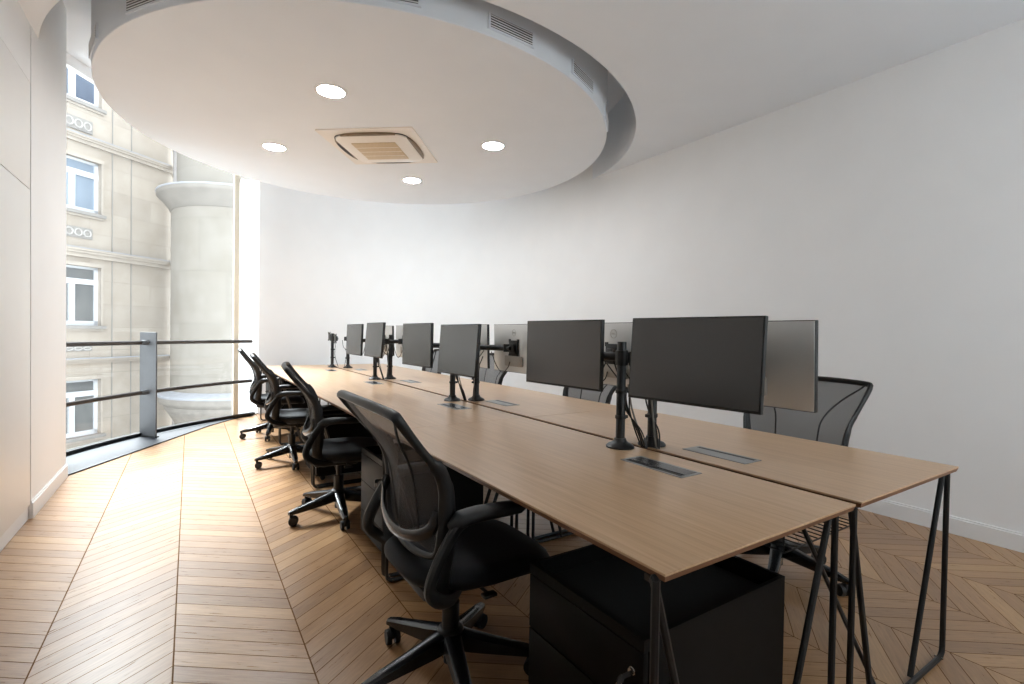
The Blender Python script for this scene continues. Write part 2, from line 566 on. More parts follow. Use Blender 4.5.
# the curved window
win = thing('window_1', 'curved full-height window', 'window'); del win['label'], win['category']
structure(win)
structure(MB().wallband(arc(*glass_c, GR, 120, 155, 40), arc(*glass_c, GR + 0.012, 120, 155, 40), 0.05, 3.66).build('glass_pane', 'glass', win, angle=60))
fr = MB()
fr.wallband(arc(*glass_c, GR - 0.03, 120, 155, 40), arc(*glass_c, GR + 0.04, 120, 155, 40), 0.012, 0.05)
structure(fr.build('window_frame', 'blackmetal', win, angle=60))
mu = MB()
mu.wallband(arc(*glass_c, GR - 0.012, 123.0, 123.95, 2), arc(*glass_c, GR + 0.016, 123.0, 123.95, 2), 0.012, 3.655)
structure(mu.build('trim_2', 'cream'))
structure(MB().wallband(arc(*glass_c, GR + 0.02, 150, 155, 2), arc(*glass_c, GR + 0.06, 150, 155, 2), 0, 0.01).build('trim_3', 'lead'))

# guard rail in front of the glass
gr_ = thing('guard_rail', 'grey metal guard rail with two dark bars in front of the curved window', 'railing', (-0.386, 6.86, 0.012))
def loc_(p, o=(-0.386, 6.86, 0.012)):
    return (p[0] - o[0], p[1] - o[1], p[2] - o[2])
MB().box((0, 0, 0.583), (0.235, 0.016, 1.166), math.radians(-48), 0.003).build('post', 'alu', gr_)
MB().box((0, 0, 0.006), (0.26, 0.05, 0.012), math.radians(-48), 0.002).build('base_plate', 'blackmetal', gr_)
for z in (1.062, 0.512):
    a = arc(*glass_c, 4.545, 156, 140.6, 16)
    b = arc(*glass_c, 4.545, 139.8, 121.5, 16)
    for seg_ in (a, b):
        MB().tube([loc_((x, y, z)) for x, y in seg_], 0.023, 8, flat=(1.0, 0.7), up=(0, 0, 1)).build('bar', 'rail', gr_)
    for ang in (140.9, 139.5):
        p = arc(*glass_c, 4.545, ang - 0.5, ang + 0.5, 1)
        MB().tube([loc_((x, y, z)) for x, y in p], 0.027, 12).build('clamp', 'alu', gr_)

# built-in cupboards on the left
cb = thing('built_in_cupboard', 'tall flush white built-in cupboard along the left wall', 'cupboard', (-0.848, 4.285, 0))
for k in range(3):
    y1 = -0.004 - k * 1.5; y0 = y1 - 1.492
    MB().bb(-0.018, 0.004, y0, y1, 0.092, 2.073, 0.002).build('door', 'cupboard', cb)
    MB().bb(-0.018, 0.004, y0, y1, 2.078, 2.738, 0.002).build('upper_door', 'cupboard', cb)
MB().bb(-0.05, -0.006, -4.5, 0.0, 0.0, 0.09).build('plinth', 'trimw', cb)
MB().bb(-0.28, -0.02, -4.5, 0.0, 0.09, 2.738).build('carcass', 'cupboard', cb)

# ================================================================== CEILING FITTINGS
def vent(ang, label):
    a = math.radians(ang)
    t = thing('air_vent', label, 'vent', (DC[0] + DR * math.cos(a), DC[1] + DR * math.sin(a), 3.142), a, 'vents around the round ceiling panel')
    w, h = 0.325, 0.078
    f = MB()
    for s in (-1, 1):
        f.box((-0.002, 0, s * (h / 2 + 0.006)), (0.018, w + 0.03, 0.012))
        f.box((-0.003, s * (w / 2 + 0.008), 0), (0.018, 0.016, h + 0.024))
    f.build('frame', 'ceil', t)
    MB().box((0.0035, 0, 0), (0.006, w, h)).build('backing', 'dark', t)
    for i in range(5):
        MB().box((0.0075, 0, -h / 2 + (i + 0.5) * h / 5), (0.003, w, 0.0068)).build('slat', 'trimw', t)
vent(-46.5, 'slatted vent in the round ceiling panel rim, farthest right of the row')
vent(-66.5, 'slatted vent in the panel rim second from its right end')
vent(-86.7, 'widest-looking slatted vent in the round panel rim, right of the top centre')
vent(-107.0, 'slatted vent cut by the photo top edge near the middle')
vent(-145.6, 'slatted vent cut by the photo top edge at the upper left')
vent(-167.0, 'narrow edge-on vent on the far left rim of the round ceiling panel')

def downlight(x, y, label):
    t = thing('downlight', label, 'ceiling light', (x, y, ZD), 0, 'round downlights in the ceiling panel')
    ring = MB()
    pr = [(0.098, 0.0), (0.122, 0.0), (0.122, -0.004), (0.112, -0.009), (0.1, -0.007)]
    vs, fs = [], []
    S = 40
    for r, z in pr:
        for k in range(S):
            vs.append((r * math.cos(2 * PI * k / S), r * math.sin(2 * PI * k / S), z))
    for i in range(len(pr)):
        j = (i + 1) % len(pr)
        for k in range(S):
            k2 = (k + 1) % S
            fs.append((i * S + k, i * S + k2, j * S + k2, j * S + k))
    ring.add(vs, fs)
    ring.build('trim_ring', 'trimw', t)
    MB().lathe([(0.099, -0.001), (0.099, -0.004), (0.09, -0.0055)], 40).build('diffuser', 'lamp', t)
downlight(0.895, 3.985, 'round white downlight nearest the camera, left of the air conditioner')
downlight(0.70, 5.51, 'round white downlight closest to the window')
downlight(2.235, 5.73, 'round white downlight beyond the air conditioner, smallest in view')
downlight(2.47, 4.22, 'round white downlight right of the air conditioner')

ac = thing('air_conditioner', 'square ceiling cassette air conditioner with tan grille in the round panel', 'air conditioner', (1.58, 4.885, ZD), math.radians(51.5))
def rsq(h, r, n=6):
    out = []
    for (sx, sy, a0) in ((1, 1, 0), (-1, 1, 90), (-1, -1, 180), (1, -1, 270)):
        for i in range(n + 1):
            a = math.radians(a0 + 90 * i / n)
            out.append((sx * (h - r) + r * math.cos(a), sy * (h - r) + r * math.sin(a)))
    return out
MB().prism(rsq(0.455, 0.01, 2), -0.012, 0.0).build('panel', 'acwhite', ac)
def loft(layers):
    b = MB(); vs = []; fs = []
    N = len(layers[0][0])
    for poly, z in layers:
        vs += [(x, y, z) for x, y in poly]
    for i in range(len(layers) - 1):
        for k in range(N):
            k2 = (k + 1) % N
            fs.append((i * N + k, i * N + k2, (i + 1) * N + k2, (i + 1) * N + k))
    fs.append(tuple(range(N))[::-1]); fs.append(tuple((len(layers) - 1) * N + k for k in range(N)))
    return b.add(vs, fs)
loft([(rsq(0.345, 0.10), -0.012), (rsq(0.345, 0.10), -0.03), (rsq(0.325, 0.09), -0.042)]).build('front_cover', 'acwhite', ac)
g = MB(); g.box((0, 0, -0.043), (0.43, 0.43, 0.012), 0, 0.003)
grille = g.build('grille', 'actan', ac)
rb = MB()
for i in range(1, 4):
    rb.box((-0.215 + i * 0.1075, 0, -0.0495), (0.006, 0.42, 0.003))
rb.build('grille_rib', 'acwhite', grille)
for i in range(4):
    a = i * PI / 2
    m = Matrix.Rotation(a, 4, 'Z')
    b = MB()
    N = 14
    outer = [(-0.26 + 0.52 * k / N, 0.355 + 0.032 * math.sin(PI * k / N) ** 0.6) for k in range(N + 1)]
    inner = [(-0.26 + 0.52 * k / N, 0.345 - 0.004 * math.sin(PI * k / N)) for k in range(N, -1, -1)]
    b.prism(outer + inner, -0.03, -0.0125, m)
    lou = b.build('louver', 'acslot', ac)
    d = MB()
    d.prism([(x, y - 0.006) for x, y in outer[2:-2]] + [(x, y + 0.012) for x, y in inner[2:-2]], -0.034, -0.029, m)
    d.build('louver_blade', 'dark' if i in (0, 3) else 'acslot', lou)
# black gasket line showing round the front cover
ga = MB()
pts = [(x, y, -0.016) for x, y in rsq(0.352, 0.105)]
ga.tube(pts, 0.0045, 6, closed=True)
ga.build('gasket', 'dark', ac)

# ================================================================== DESKS
H = 0.74
DL = 1.70
Y0 = 0.664
FX0, FX1 = 0.805, 1.626
BX0, BX1 = 1.662, 2.467

def rod(b, pts, r=0.0095):
    b.tube(pts, r, 8)

def make_desk(x0, x1, flapx, fr0, fr1, label, front):
    """origin on the floor at the near end, middle of the width"""
    cx = (x0 + x1) / 2
    t = thing('desk', label, 'desk', (cx, Y0, 0), 0, 'oak desks in the double row')
    w = x1 - x0
    top = MB()
    g_ = 0.0012
    top.box((0, DL / 2, H - 0.003), (w, DL - 2 * g_, 0.006), 0, 0.001, seg=1)
    top.build('tabletop', 'desk', t)
    ed = MB()
    # plywood edge tapering under the top
    n_ = 4
    a, b_, c_, d_ = w / 2 - 0.0004, w / 2 - 0.005, g_ + 0.0004, g_ + 0.005
    z1, z0 = H - 0.006, H - 0.019
    ed.add([(-a, c_, z1), (a, c_, z1), (a, DL - c_, z1), (-a, DL - c_, z1), (-b_, d_, z0), (b_, d_, z0), (b_, DL - d_, z0), (-b_, DL - d_, z0)],
           [(0, 1, 2, 3), (7, 6, 5, 4), (0, 4, 5, 1), (1, 5, 6, 2), (2, 6, 7, 3), (3, 7, 4, 0)])
    ed.build('edge', 'deskedge', t)
    # tubular leg frames at both ends
    for ye, sgn in ((0.026, 1), (DL - 0.026, -1)):
        b = MB()
        xa, xb = fr0 - cx, fr1 - cx
        zt = H - 0.022
        r = 0.0095
        loop = [(xa + 0.0, ye, zt), (xa, ye, 0.05)]
        path = [(xa, ye, zt)] + [(xa, ye, 0.05), (xa + 0.004, ye, 0.026), (xa + 0.02, ye, 0.0115), (xa + 0.05, ye, 0.0097)]
        path += [(xb - 0.05, ye, 0.0097), (xb - 0.02, ye, 0.0115), (xb - 0.004, ye, 0.026), (xb, ye, 0.05), (xb, ye, zt)]
        rod(b, path)
        s1 = xa + (0.22 if front else 0.20); s2 = xb - 0.26
        rod(b, [(xa + 0.006, ye + sgn * 0.012, zt), (s1, ye + sgn * 0.014, 0.012)])
        rod(b, [(xb - 0.006, ye + sgn * 0.012, zt), (s2, ye + sgn * 0.014, 0.012)])
        # bent-over tops joining the two rods of each corner
        for xx, dx in ((xa, 0.006), (xb, -0.006)):
            b.tube(cat([(xx, ye, zt - 0.01), (xx + dx * 0.2, ye + sgn * 0.004, zt + 0.002), (xx + dx, ye + sgn * 0.012, zt - 0.01)], 4), 0.0095, 8)
        lf = b.build('leg_frame', 'blackmetal', t)
        sc = MB()
        for xx in (xa + 0.03, xb - 0.03):
            sc.cyl((xx, ye - 0.013, 0.012), (xx, ye + 0.013, 0.012), 0.004, seg=8)
        sc.build('foot_screw', 'chrome', lf)
    b = MB()
    for xx in (fr0 - cx + 0.05, fr1 - cx - 0.05):
        b.bb(xx - 0.015, xx + 0.015, 0.03, DL - 0.03, H - 0.034, H - 0.0195)
    for yy in (0.045, DL - 0.045):
        b.bb(fr0 - cx, fr1 - cx, yy - 0.012, yy + 0.012, H - 0.034, H - 0.0195)
    b.build('under_frame', 'blackmetal', t)
    # cable flap let into the top
    fx = flapx - cx; fw, fl_ = 0.112, 0.285; yc = 0.576
    f = MB()
    for s in (-1, 1):
        f.box((fx + s * (fw / 2 - 0.006), yc, H + 0.0008), (0.012, fl_, 0.0035), 0, 0.0008, seg=1)
        f.box((fx, yc + s * (fl_ / 2 - 0.006), H + 0.0008), (fw, 0.012, 0.0035), 0, 0.0008, seg=1)
    cf = f.build('cable_flap', 'flapm', t)
    so = -1 if front else 1
    MB().box((fx - so * 0.012, yc, H + 0.0012), (fw - 0.048, fl_ - 0.024, 0.003), 0, 0.0008, seg=1).build('flap_lid', 'gloss' if front else 'flapm', cf)
    MB().box((fx + so * (fw / 2 - 0.023), yc, H + 0.0004), (0.022, fl_ - 0.024, 0.0018)).build('brush_slot', 'rubber', cf)
    return t

fd = make_desk(FX0, FX1, 1.454, 0.806, 1.56, 'oak desk nearest the camera on the left side, drawers under its corner', True)
bd = make_desk(BX0, BX1, 1.820, 1.675, 2.435, 'oak desk nearest the camera on the right side, its far corner by the white wall', False)
cx_f, cx_b = (FX0 + FX1) / 2, (BX0 + BX1) / 2
for i, lb in enumerate(('left-row oak desk second from the camera', 'left-row oak desk third from the camera', 'left-row oak desk at the far end, nearest the window')):
    copy_thing(fd, (cx_f, Y0 + DL * (i + 1), 0), 0, lb)
for i, lb in enumerate(('right-row oak desk second from the camera', 'right-row oak desk third from the camera', 'right-row oak desk at the far end, by the curved wall')):
    copy_thing(bd, (cx_b, Y0 + DL * (i + 1), 0), 0, lb)

def make_basket(label, y):
    t = thing('cable_basket', label, 'cable basket', (1.646, y, 0), 0, 'wire baskets hung between the desk rows')
    xa, xb = -0.20, 0.25
    y0, y1, zb = 0.11, DL - 0.14, 0.60
    b = MB()
    nw = 14
    for i in range(nw + 1):
        xx = xa + (xb - xa) * i / nw
        b.tube([(xx, y0, zb), (xx, y1, zb)], 0.0022, 5)
    for yy in (y0, y0 + 0.3, y0 + 0.6, y0 + 0.9, y0 + 1.2, y1):
        b.tube([(xa, yy, zb + 0.1), (xa, yy, zb - 0.003), (xb, yy, zb - 0.003), (xb, yy, zb + 0.1)], 0.0026, 5)
    for xx in (xa, xb):
        b.tube([(xx, y0, zb + 0.1), (xx, y1, zb + 0.1)], 0.0026, 5)
    b.build('wire_mesh', 'blackmetal', t)
    for xx in (xa, xb):
        for yy in (y0 + 0.3, y0 + 0.9):
            MB().tube([(xx, yy, zb + 0.1), (xx * 0.97, yy, H - 0.021)], 0.0026, 5).build('hanger', 'blackmetal', t)
    MB().tube([(-0.178, 0.085, H - 0.03), (0.300, 0.050, 0.030)], 0.007, 8).build('stay', 'blackmetal', t)
    return t
bk = make_basket('black wire cable basket between the two nearest desks', Y0)
for i, lb in enumerate(('wire cable basket under the second pair of desks', 'wire cable basket under the third pair of desks', 'wire cable basket under the farthest pair of desks')):
    copy_thing(bk, (1.646, Y0 + DL * (i + 1), 0), 0, lb)

# ================================================================== DRAWER PEDESTALS
def make_ped(label, loc):
    t = thing('drawer_pedestal', label, 'drawer unit', loc, 0, 'drawer pedestals under the left row')
    L, W, z0, z1 = 0.58, 0.45, 0.045, 0.535
    b = MB()
    e = 0.012
    b.bb(0.018, L, 0, W, z0, z1 - 0.06)                 # closed body
    b.bb(0.018, L, 0, e, z1 - 0.06, z1); b.bb(0.018, L, W - e, W, z1 - 0.06, z1)
    b.bb(L - e, L, e, W - e, z1 - 0.06, z1); b.bb(0.0, 0.018, 0, W, z1 - 0.03, z1)
    b.bb(0.014, 0.03, e, W - e, z1 - 0.06, z1 - 0.028)
    b.build('body', 'ped', t)
    MB().bb(0.03, L - e, e, W - e, z1 - 0.06, z1 - 0.052).build('tray_liner', 'pedlid', t)
    for a, c in ((0.345, 0.5015), (0.172, 0.341), (0.048, 0.168)):
        MB().bb(0.0, 0.017, 0.002, W - 0.002, a, c, 0.0015).build('drawer', 'ped', t)
    for xx in (0.06, L - 0.06):
        for yy in (0.06, W - 0.06):
            c = MB()
            c.cyl((xx, yy - 0.01, 0.02), (xx, yy + 0.01, 0.02), 0.02, seg=14)
            c.cyl((xx, yy, 0.02), (xx, yy, 0.048), 0.008, seg=8)
            c.build('caster', 'rubber', t)
    lk = MB()
    lk.cyl((0.0, 0.03, 0.452), (-0.006, 0.03, 0.452), 0.0095, seg=16)
    lk.cyl((-0.006, 0.03, 0.452), (-0.012, 0.03, 0.452), 0.0075, seg=16)
    lock = lk.build('lock', 'chrome', t)
    k = MB()
    k.box((-0.024, 0.03, 0.448), (0.028, 0.003, 0.012), 0, 0.001)
    k.cyl((-0.042, 0.0285, 0.444), (-0.042, 0.0315, 0.444), 0.011, seg=14)
    k.build('key', 'black', lock)
    rg = MB()
    rg.tube([(-0.046 + 0.003 * math.sin(a), 0.03 + 0.010 * math.cos(a), 0.428 + 0.012 * math.sin(a)) for a in [2 * PI * i / 16 for i in range(16)]], 0.0012, 6, closed=True)
    rg.build('key_ring', 'chrome', lock)
    return t
pd = make_ped('black drawer pedestal in front with a key in its lock, under the nearest desk corner', (0.86, 0.765, 0))
for y, lb in ((2.513, 'drawer pedestal behind the nearest chair, its grey drawer fronts lit'), (4.20, 'dark drawer pedestal behind the second chair on the left row'),
              (6.96, 'drawer pedestal farthest from the camera, under the last desk by the window')):
    copy_thing(pd, (0.86, y, 0), 0, lb)

# ================================================================== MONITORS
def make_monitor(label, c, yaw, tilt):
    """local: screen faces -X, centre of the screen at the origin"""
    t = thing('monitor', label, 'monitor', c, 0, 'flat monitors on the desk arms')
    t.rotation_euler = (0, tilt, yaw)
    W, Hh = 0.54, 0.325
    MB().box((0.0095, 0, 0), (0.019, W, Hh), 0, 0.002).build('bezel', 'black', t)
    MB().box((-0.0005, 0, 0.002), (0.002, W - 0.012, Hh - 0.016)).build('screen', 'screen', t)
    sh = MB()
    def rect(w, h, x):
        return [(x, -w / 2, -h / 2), (x, w / 2, -h / 2), (x, w / 2, h / 2), (x, -w / 2, h / 2)]
    vs = rect(W - 0.006, Hh - 0.006, 0.0185) + rect(W - 0.007, Hh - 0.007, 0.0205) + rect(W - 0.05, Hh - 0.05, 0.024)
    fs = [(3, 2, 1, 0)]
    for i in range(2):
        for k in range(4):
            fs.append((i * 4 + k, i * 4 + (k + 1) % 4, (i + 1) * 4 + (k + 1) % 4, (i + 1) * 4 + k))
    fs.append((8, 9, 10, 11))
    sh.add(vs, fs)
    shell = sh.build('back_shell', 'silver', t, angle=20)
    MB().box((0.031, 0, -0.085), (0.016, 0.20, 0.07), 0, 0.004).build('port_housing', 'silver2', shell)
    lg = MB()
    lg.tube([(0.0245, 0.022 * math.cos(a), 0.105 + 0.022 * math.sin(a)) for a in [2 * PI * i / 24 for i in range(24)]], 0.0014, 6, closed=True)
    lg.build('maker_emblem', 'silver2', shell)
    # letters inside the ring
    cu = bpy.data.curves.new('emblem_letters', 'FONT')
    cu.body = 'DELL'; cu.size = 0.0135; cu.extrude = 0.0006; cu.align_x = 'CENTER'; cu.align_y = 'CENTER'
    tmp = bpy.data.objects.new('emblem_letters', cu); COL.objects.link(tmp)
    bpy.context.view_layer.update()
    me = bpy.data.meshes.new_from_object(tmp.evaluated_get(bpy.context.evaluated_depsgraph_get()))
    bpy.data.objects.remove(tmp, do_unlink=True)
    me.name = 'emblem_letters'
    mt = Matrix(((0, 0, 1, 0.0245), (1, 0, 0, 0), (0, 1, 0, 0.105), (0, 0, 0, 1)))
    me.transform(mt)
    me.materials.clear(); me.materials.append(M['silver2'])
    e_ = bpy.data.objects.new('emblem_letters', me); COL.objects.link(e_); e_.parent = shell
    ca = MB()
    ca.tube(cat([(0.040, -0.03, -0.09), (0.055, -0.035, -0.13), (0.06, -0.10, -0.165), (0.058, -0.18, -0.12), (0.055, -0.25, -0.03)], 6), 0.0032, 6)
    ca.build('cable', 'cable', t)
    return t

FM = [(1.545, 1.189, 1.130, 0.089, 0.064, 'front monitor nearest the camera with its dark screen, largest in view'),
      (1.531, 1.929, 1.128, 0.063, 0.007, 'dark grey monitor second from the right in the front row'),
      (1.435, 2.875, 1.115, -0.001, 0.072, 'third front-row monitor, pale reflecting screen above the second chair back'),
      (1.445, 3.586, 1.128, 0.019, 0.010, 'fourth front-row monitor from the camera, pale reflecting screen'),
      (1.451, 4.651, 1.146, -0.016, 0.080, 'fifth front-row monitor, narrow pale screen tilted back'),
      (1.460, 5.362, 1.137, 0.014, 0.030, 'front-row monitor farthest from the camera, beside an empty arm')]
BM_ = [(1.85, 1.155, 1.122, 'silver-backed monitor half hidden behind the nearest front monitor, beside a mesh chair'),
       (1.85, 1.865, 1.124, 'back-row silver monitor seen between the two dark screens'),
       (1.85, 2.800, 1.124, 'back-row silver monitor whose black mount and plug box are in full view'),
       (1.85, 3.436, 1.126, 'back-row silver monitor showing as a sliver right of the third front screen'),
       (1.85, 4.825, 1.128, 'back-row silver monitor showing right of the third pole, behind the fourth screen'),
       (1.85, 5.475, 1.128, 'back-row silver monitor showing left of the third pole, behind the fifth screen')]
m0 = None
for (x, y, z, yw, ti, lb) in FM:
    if m0 is None:
        m0 = make_monitor(lb, (x, y, z), yw, ti)
    else:
        c = copy_thing(m0, (x, y, z), 0, lb)
        c.rotation_euler = (0, ti, yw)
for (x, y, z, lb) in BM_:
    c = copy_thing(m0, (x, y, z), PI, lb)
    c.rotation_euler = (0, 0.03, PI)

# ================================================================== MONITOR ARMS
random.seed(4)
def make_arm(label, x, y, mons, side, full=True):
    """pole standing on the desk; side = +1 front row (monitors face -X), -1 back row"""
    t = thing('monitor_stand', label, 'monitor stand', (x, y, H), 0, 'black monitor poles on the desks')
    ph = 0.45
    b = MB()
    b.lathe([(0.060, 0.0), (0.060, 0.006), (0.052, 0.014), (0.034, 0.022), (0.027, 0.030), (0.024, 0.04)], 28)
    b.build('base', 'blackmetal', t)
    b = MB()
    b.lathe([(0.0195, 0.03), (0.0195, ph), (0.0185, ph + 0.003)], 20)
    b.build('pole', 'blackmetal', t)
    zc = 0.385
    b = MB()
    b.lathe([(0.025, zc - 0.032), (0.027, zc - 0.03), (0.027, zc + 0.03), (0.025, zc + 0.032)], 20)
    b.box((side * 0.03, 0, zc), (0.03, 0.04, 0.045), 0, 0.004)
    b.build('collar', 'black', t)
    for (mx, my, mz, off) in mons:
        lx, ly, lz = mx - x, my - y, mz - H
        px = lx + side * off               # behind the monitor
        s = 1 if ly > 0 else -1
        b = MB()
        k1 = Vector((side * 0.042, s * 0.03, zc)); k2 = Vector((px + side * 0.03, ly - s * 0.05, zc + (lz - zc) * 0.5))
        mid = (k1 + k2) / 2
        b.tube([k1, mid, k2], 0.019, 10, flat=(1.0, 0.75), up=(0, 0, 1))
        for p in (k1, k2):
            b.cyl((p.x, p.y, p.z - 0.026), (p.x, p.y, p.z + 0.026), 0.020, seg=14)
        b.cyl((k2.x, k2.y, k2.z), (k2.x, ly, k2.z), 0.014, seg=10)
        b.build('arm', 'black', t)
        h = MB()
        h.box((px + side * 0.0065, ly, lz), (0.006, 0.105, 0.105), 0, 0.002)
        h.box((px + side * 0.018, ly, lz), (0.022, 0.05, 0.06), 0, 0.004)
        for a_ in (-1, 1):
            for c_ in (-1, 1):
                h.box((px + side * 0.004, ly + a_ * 0.05, lz + c_ * 0.05), (0.005, 0.022, 0.022), 0, 0.001)
        h.build('mount_plate', 'black', t)
    # cable bundle tied to the pole
    cbm = MB()
    for i in range(4 if full else 1):
        a = random.uniform(-0.02, 0.02)
        sgn = -1 if i % 2 else 1
        cbm.tube(cat([(side * 0.05, sgn * (0.10 + 0.03 * i), zc - 0.02), (side * 0.05, sgn * 0.06 + a, zc - 0.11), (side * 0.03, 0.01 * i - 0.015, 0.24), (side * 0.028, -0.025 + 0.008 * i, 0.16), (side * 0.045, -0.04 - 0.012 * i, 0.08), (side * 0.062, -0.065 - 0.01 * i, 0.006)], 6), 0.0034, 6)
    cbm.build('cable_bundle', 'cable', t)
    if full:
        MB().tube(cat([(side * 0.03, -0.012, 0.27), (side * 0.035, -0.03, 0.17), (side * 0.052, -0.06, 0.07), (side * 0.064, -0.085, 0.005)], 6), 0.0042, 6).build('grey_cable', 'cableg', t)
    for z in (0.13, 0.24):
        c = MB()
        c.lathe([(0.022, z - 0.008), (0.0235, z - 0.006), (0.0235, z + 0.006), (0.022, z + 0.008)], 16)
        c.box((side * 0.028, 0, z), (0.016, 0.02, 0.014), 0, 0.002)
        c.build('cable_clip', 'rubber', t)
    return t
PF = [(1.558, 1.543), (1.572, 3.205), (1.575, 4.985), (1.600, 6.900)]
PB = [(1.715, 1.507), (1.735, 3.150), (1.735, 4.985), (1.760, 6.720)]
fmon = lambda i: (FM[i][0], FM[i][1], FM[i][2], 0.024)
bmon = lambda i: (BM_[i][0], BM_[i][1], BM_[i][2], 0.024)
make_arm('black monitor pole between the two dark screens, nearest the camera in the front row', *PF[0], [fmon(0), fmon(1)], 1)
make_arm('black monitor pole on the front row under the third screen', *PF[1], [fmon(2), fmon(3)], 1)
make_arm('black monitor pole on the front row between the fourth and fifth screens', *PF[2], [fmon(4), fmon(5)], 1)
make_arm('front-row pole at the far end whose arm carries no screen', *PF[3], [(1.57, 7.08, 1.15, 0.024), (1.50, 6.45, 1.13, 0.024)], 1, False)
make_arm('black pole on the right desk row behind the nearest dark screen', *PB[0], [bmon(0), bmon(1)], -1)
make_arm('black pole on the right desk row beside the second front pole', *PB[1], [bmon(2), bmon(3)], -1)
make_arm('black clamp-topped pole on the right desk row, third from the camera', *PB[2], [bmon(4), bmon(5)], -1)
make_arm('short-looking pole on the right desk row at the far end', *PB[3], [(1.83, 6.40, 1.13, 0.024)], -1, False)

# ================================================================== CHAIRS
def make_chair(label, loc, rz, base_rot):
    """faces +X, origin on the floor below the column"""
    t = thing('office_chair', label, 'chair', loc, rz, 'black mesh task chairs at the desks')
    # --- five-star base
    b = MB()
    b.lathe([(0.030, 0.085), (0.048, 0.098), (0.052, 0.140), (0.046, 0.164), (0.034, 0.170)], 20)
    b.cyl((0, 0, 0.045), (0, 0, 0.10), 0.024, seg=14)
    b.build('hub', 'black', t)
    for i in range(5):
        a = base_rot + i * 2 * PI / 5
        m = Matrix.Rotation(a, 4, 'Z')
        lg = MB()
        N = 7
        secs = []
        for k in range(N):
            s = k / (N - 1)
            x = 0.03 + s * 0.295
            w = 0.030 - 0.011 * s
            zt = 0.164 - 0.072 * s ** 0.9
            zb = 0.098 - 0.030 * s ** 0.8
            if k == N - 1:
                w *= 0.75; zt -= 0.004
            secs.append([(x, -w, zb), (x, -w, zt - 0.008), (x, -w * 0.55, zt), (x, w * 0.55, zt), (x, w, zt - 0.008), (x, w, zb)])
        vs = [p for s_ in secs for p in s_]
        fs = [tuple(range(6)), tuple((N - 1) * 6 + k for k in range(6))[::-1]]
        for k in range(N - 1):
            for q in range(6):
                q2 = (q + 1) % 6
                fs.append((k * 6 + q, k * 6 + q2, (k + 1) * 6 + q2, (k + 1) * 6 + q))
        lg.add(vs, fs, m)
        leg = lg.build('leg', 'gloss', t)
        c = MB()
        tw = base_rot * 2.3 + i * 1.9
        ctr = Vector((0.308 * math.cos(a), 0.308 * math.sin(a), 0.0))
        ax = Vector((-math.sin(a + 0.5 * math.sin(tw)), math.cos(a + 0.5 * math.sin(tw)), 0))
        fw = Vector((ax.y, -ax.x, 0))
        wc = ctr - fw * 0.012 + Vector((0, 0, 0.029))
        for s_ in (-1, 1):
            c.cyl(wc + ax * s_ * 0.008, wc + ax * s_ * 0.026, 0.029, 0.027, seg=18)
        c.cyl(wc - ax * 0.01, wc + ax * 0.01, 0.012, seg=10)
        c.cyl(ctr + Vector((0, 0, 0.035)), ctr + Vector((0, 0, 0.072)), 0.011, seg=10)
        c.build('caster', 'rubber', leg)
    b = MB()
    b.lathe([(0.031, 0.16), (0.031, 0.26), (0.022, 0.262), (0.016, 0.255), (0.016, 0.345)], 18)
    b.build('gas_lift', 'black', t)
    # --- tilt mechanism and seat
    b = MB()
    b.box((-0.01, 0, 0.362), (0.26, 0.13, 0.05), 0, 0.018)
    b.box((-0.11, 0, 0.372), (0.10, 0.26, 0.035), 0, 0.012)
    b.cyl((0.04, -0.19, 0.362), (0.04, 0.0, 0.362), 0.006, seg=8)
    b.box((0.04, -0.20, 0.362), (0.05, 0.03, 0.012), 0, 0.004)
    b.build('tilt_mechanism', 'black', t)
    def sup(sx, sy, n, ox=0.0, N=44):
        out = []
        for k in range(N):
            a = 2 * PI * k / N
            c_, s_ = math.cos(a), math.sin(a)
            x = sx * math.copysign(abs(c_) ** (2 / n), c_)
            y = sy * math.copysign(abs(s_) ** (2 / n), s_)
            y *= 1.0 - 0.10 * max(0, -x / sx) - 0.02 * max(0, x / sx)
            out.append((x + ox, y))
        return out
    def slab(layers, crown=None):
        b = MB(); vs = []; fs = []
        N = 44
        for (sx, sy, z, dip) in layers:
            for (x, y) in sup(sx * 1.10, sy, 3.2, 0.065, N):
                zz = z - dip * max(0, (x - 0.12) / 0.18) ** 2 + 0.012 * max(0, (-x - 0.05) / 0.2)
                vs.append((x, y, zz))
        L_ = len(layers)
        for i in range(L_ - 1):
            for k in range(N):
                k2 = (k + 1) % N
                fs.append((i * N + k, i * N + k2, (i + 1) * N + k2, (i + 1) * N + k))
        fs.append(tuple(range(N))[::-1])
        fs.append(tuple((L_ - 1) * N + k for k in range(N)))
        return b.add(vs, fs)
    slab([(0.20, 0.19, 0.395, 0.02), (0.245, 0.237, 0.412, 0.03), (0.258, 0.25, 0.432, 0.035), (0.258, 0.25, 0.446, 0.035), (0.245, 0.237, 0.462, 0.03), (0.21, 0.20, 0.470, 0.02), (0.13, 0.12, 0.466, 0.0), (0.05, 0.05, 0.463, 0.0)]).build('seat', 'seat', t, angle=60)
    slab([(0.15, 0.13, 0.376, 0.0), (0.20, 0.19, 0.384, 0.01), (0.225, 0.215, 0.402, 0.02), (0.20, 0.19, 0.41, 0.02)]).build('seat_pan', 'black', t, angle=60)
    # --- backrest
    side = [(-0.152, 0.190, 0.53), (-0.150, 0.222, 0.58), (-0.150, 0.234, 0.66), (-0.158, 0.250, 0.755), (-0.190, 0.268, 0.825), (-0.243, 0.283, 0.89), (-0.284, 0.294, 0.940), (-0.312, 0.298, 0.977)]
    topc = [(-0.322, 0.280, 0.990), (-0.335, 0.14, 0.998), (-0.340, 0.0, 1.000)]
    botc = [(-0.160, 0.10, 0.505), (-0.166, 0.0, 0.500)]
    half = [botc[1], botc[0]] + side + topc
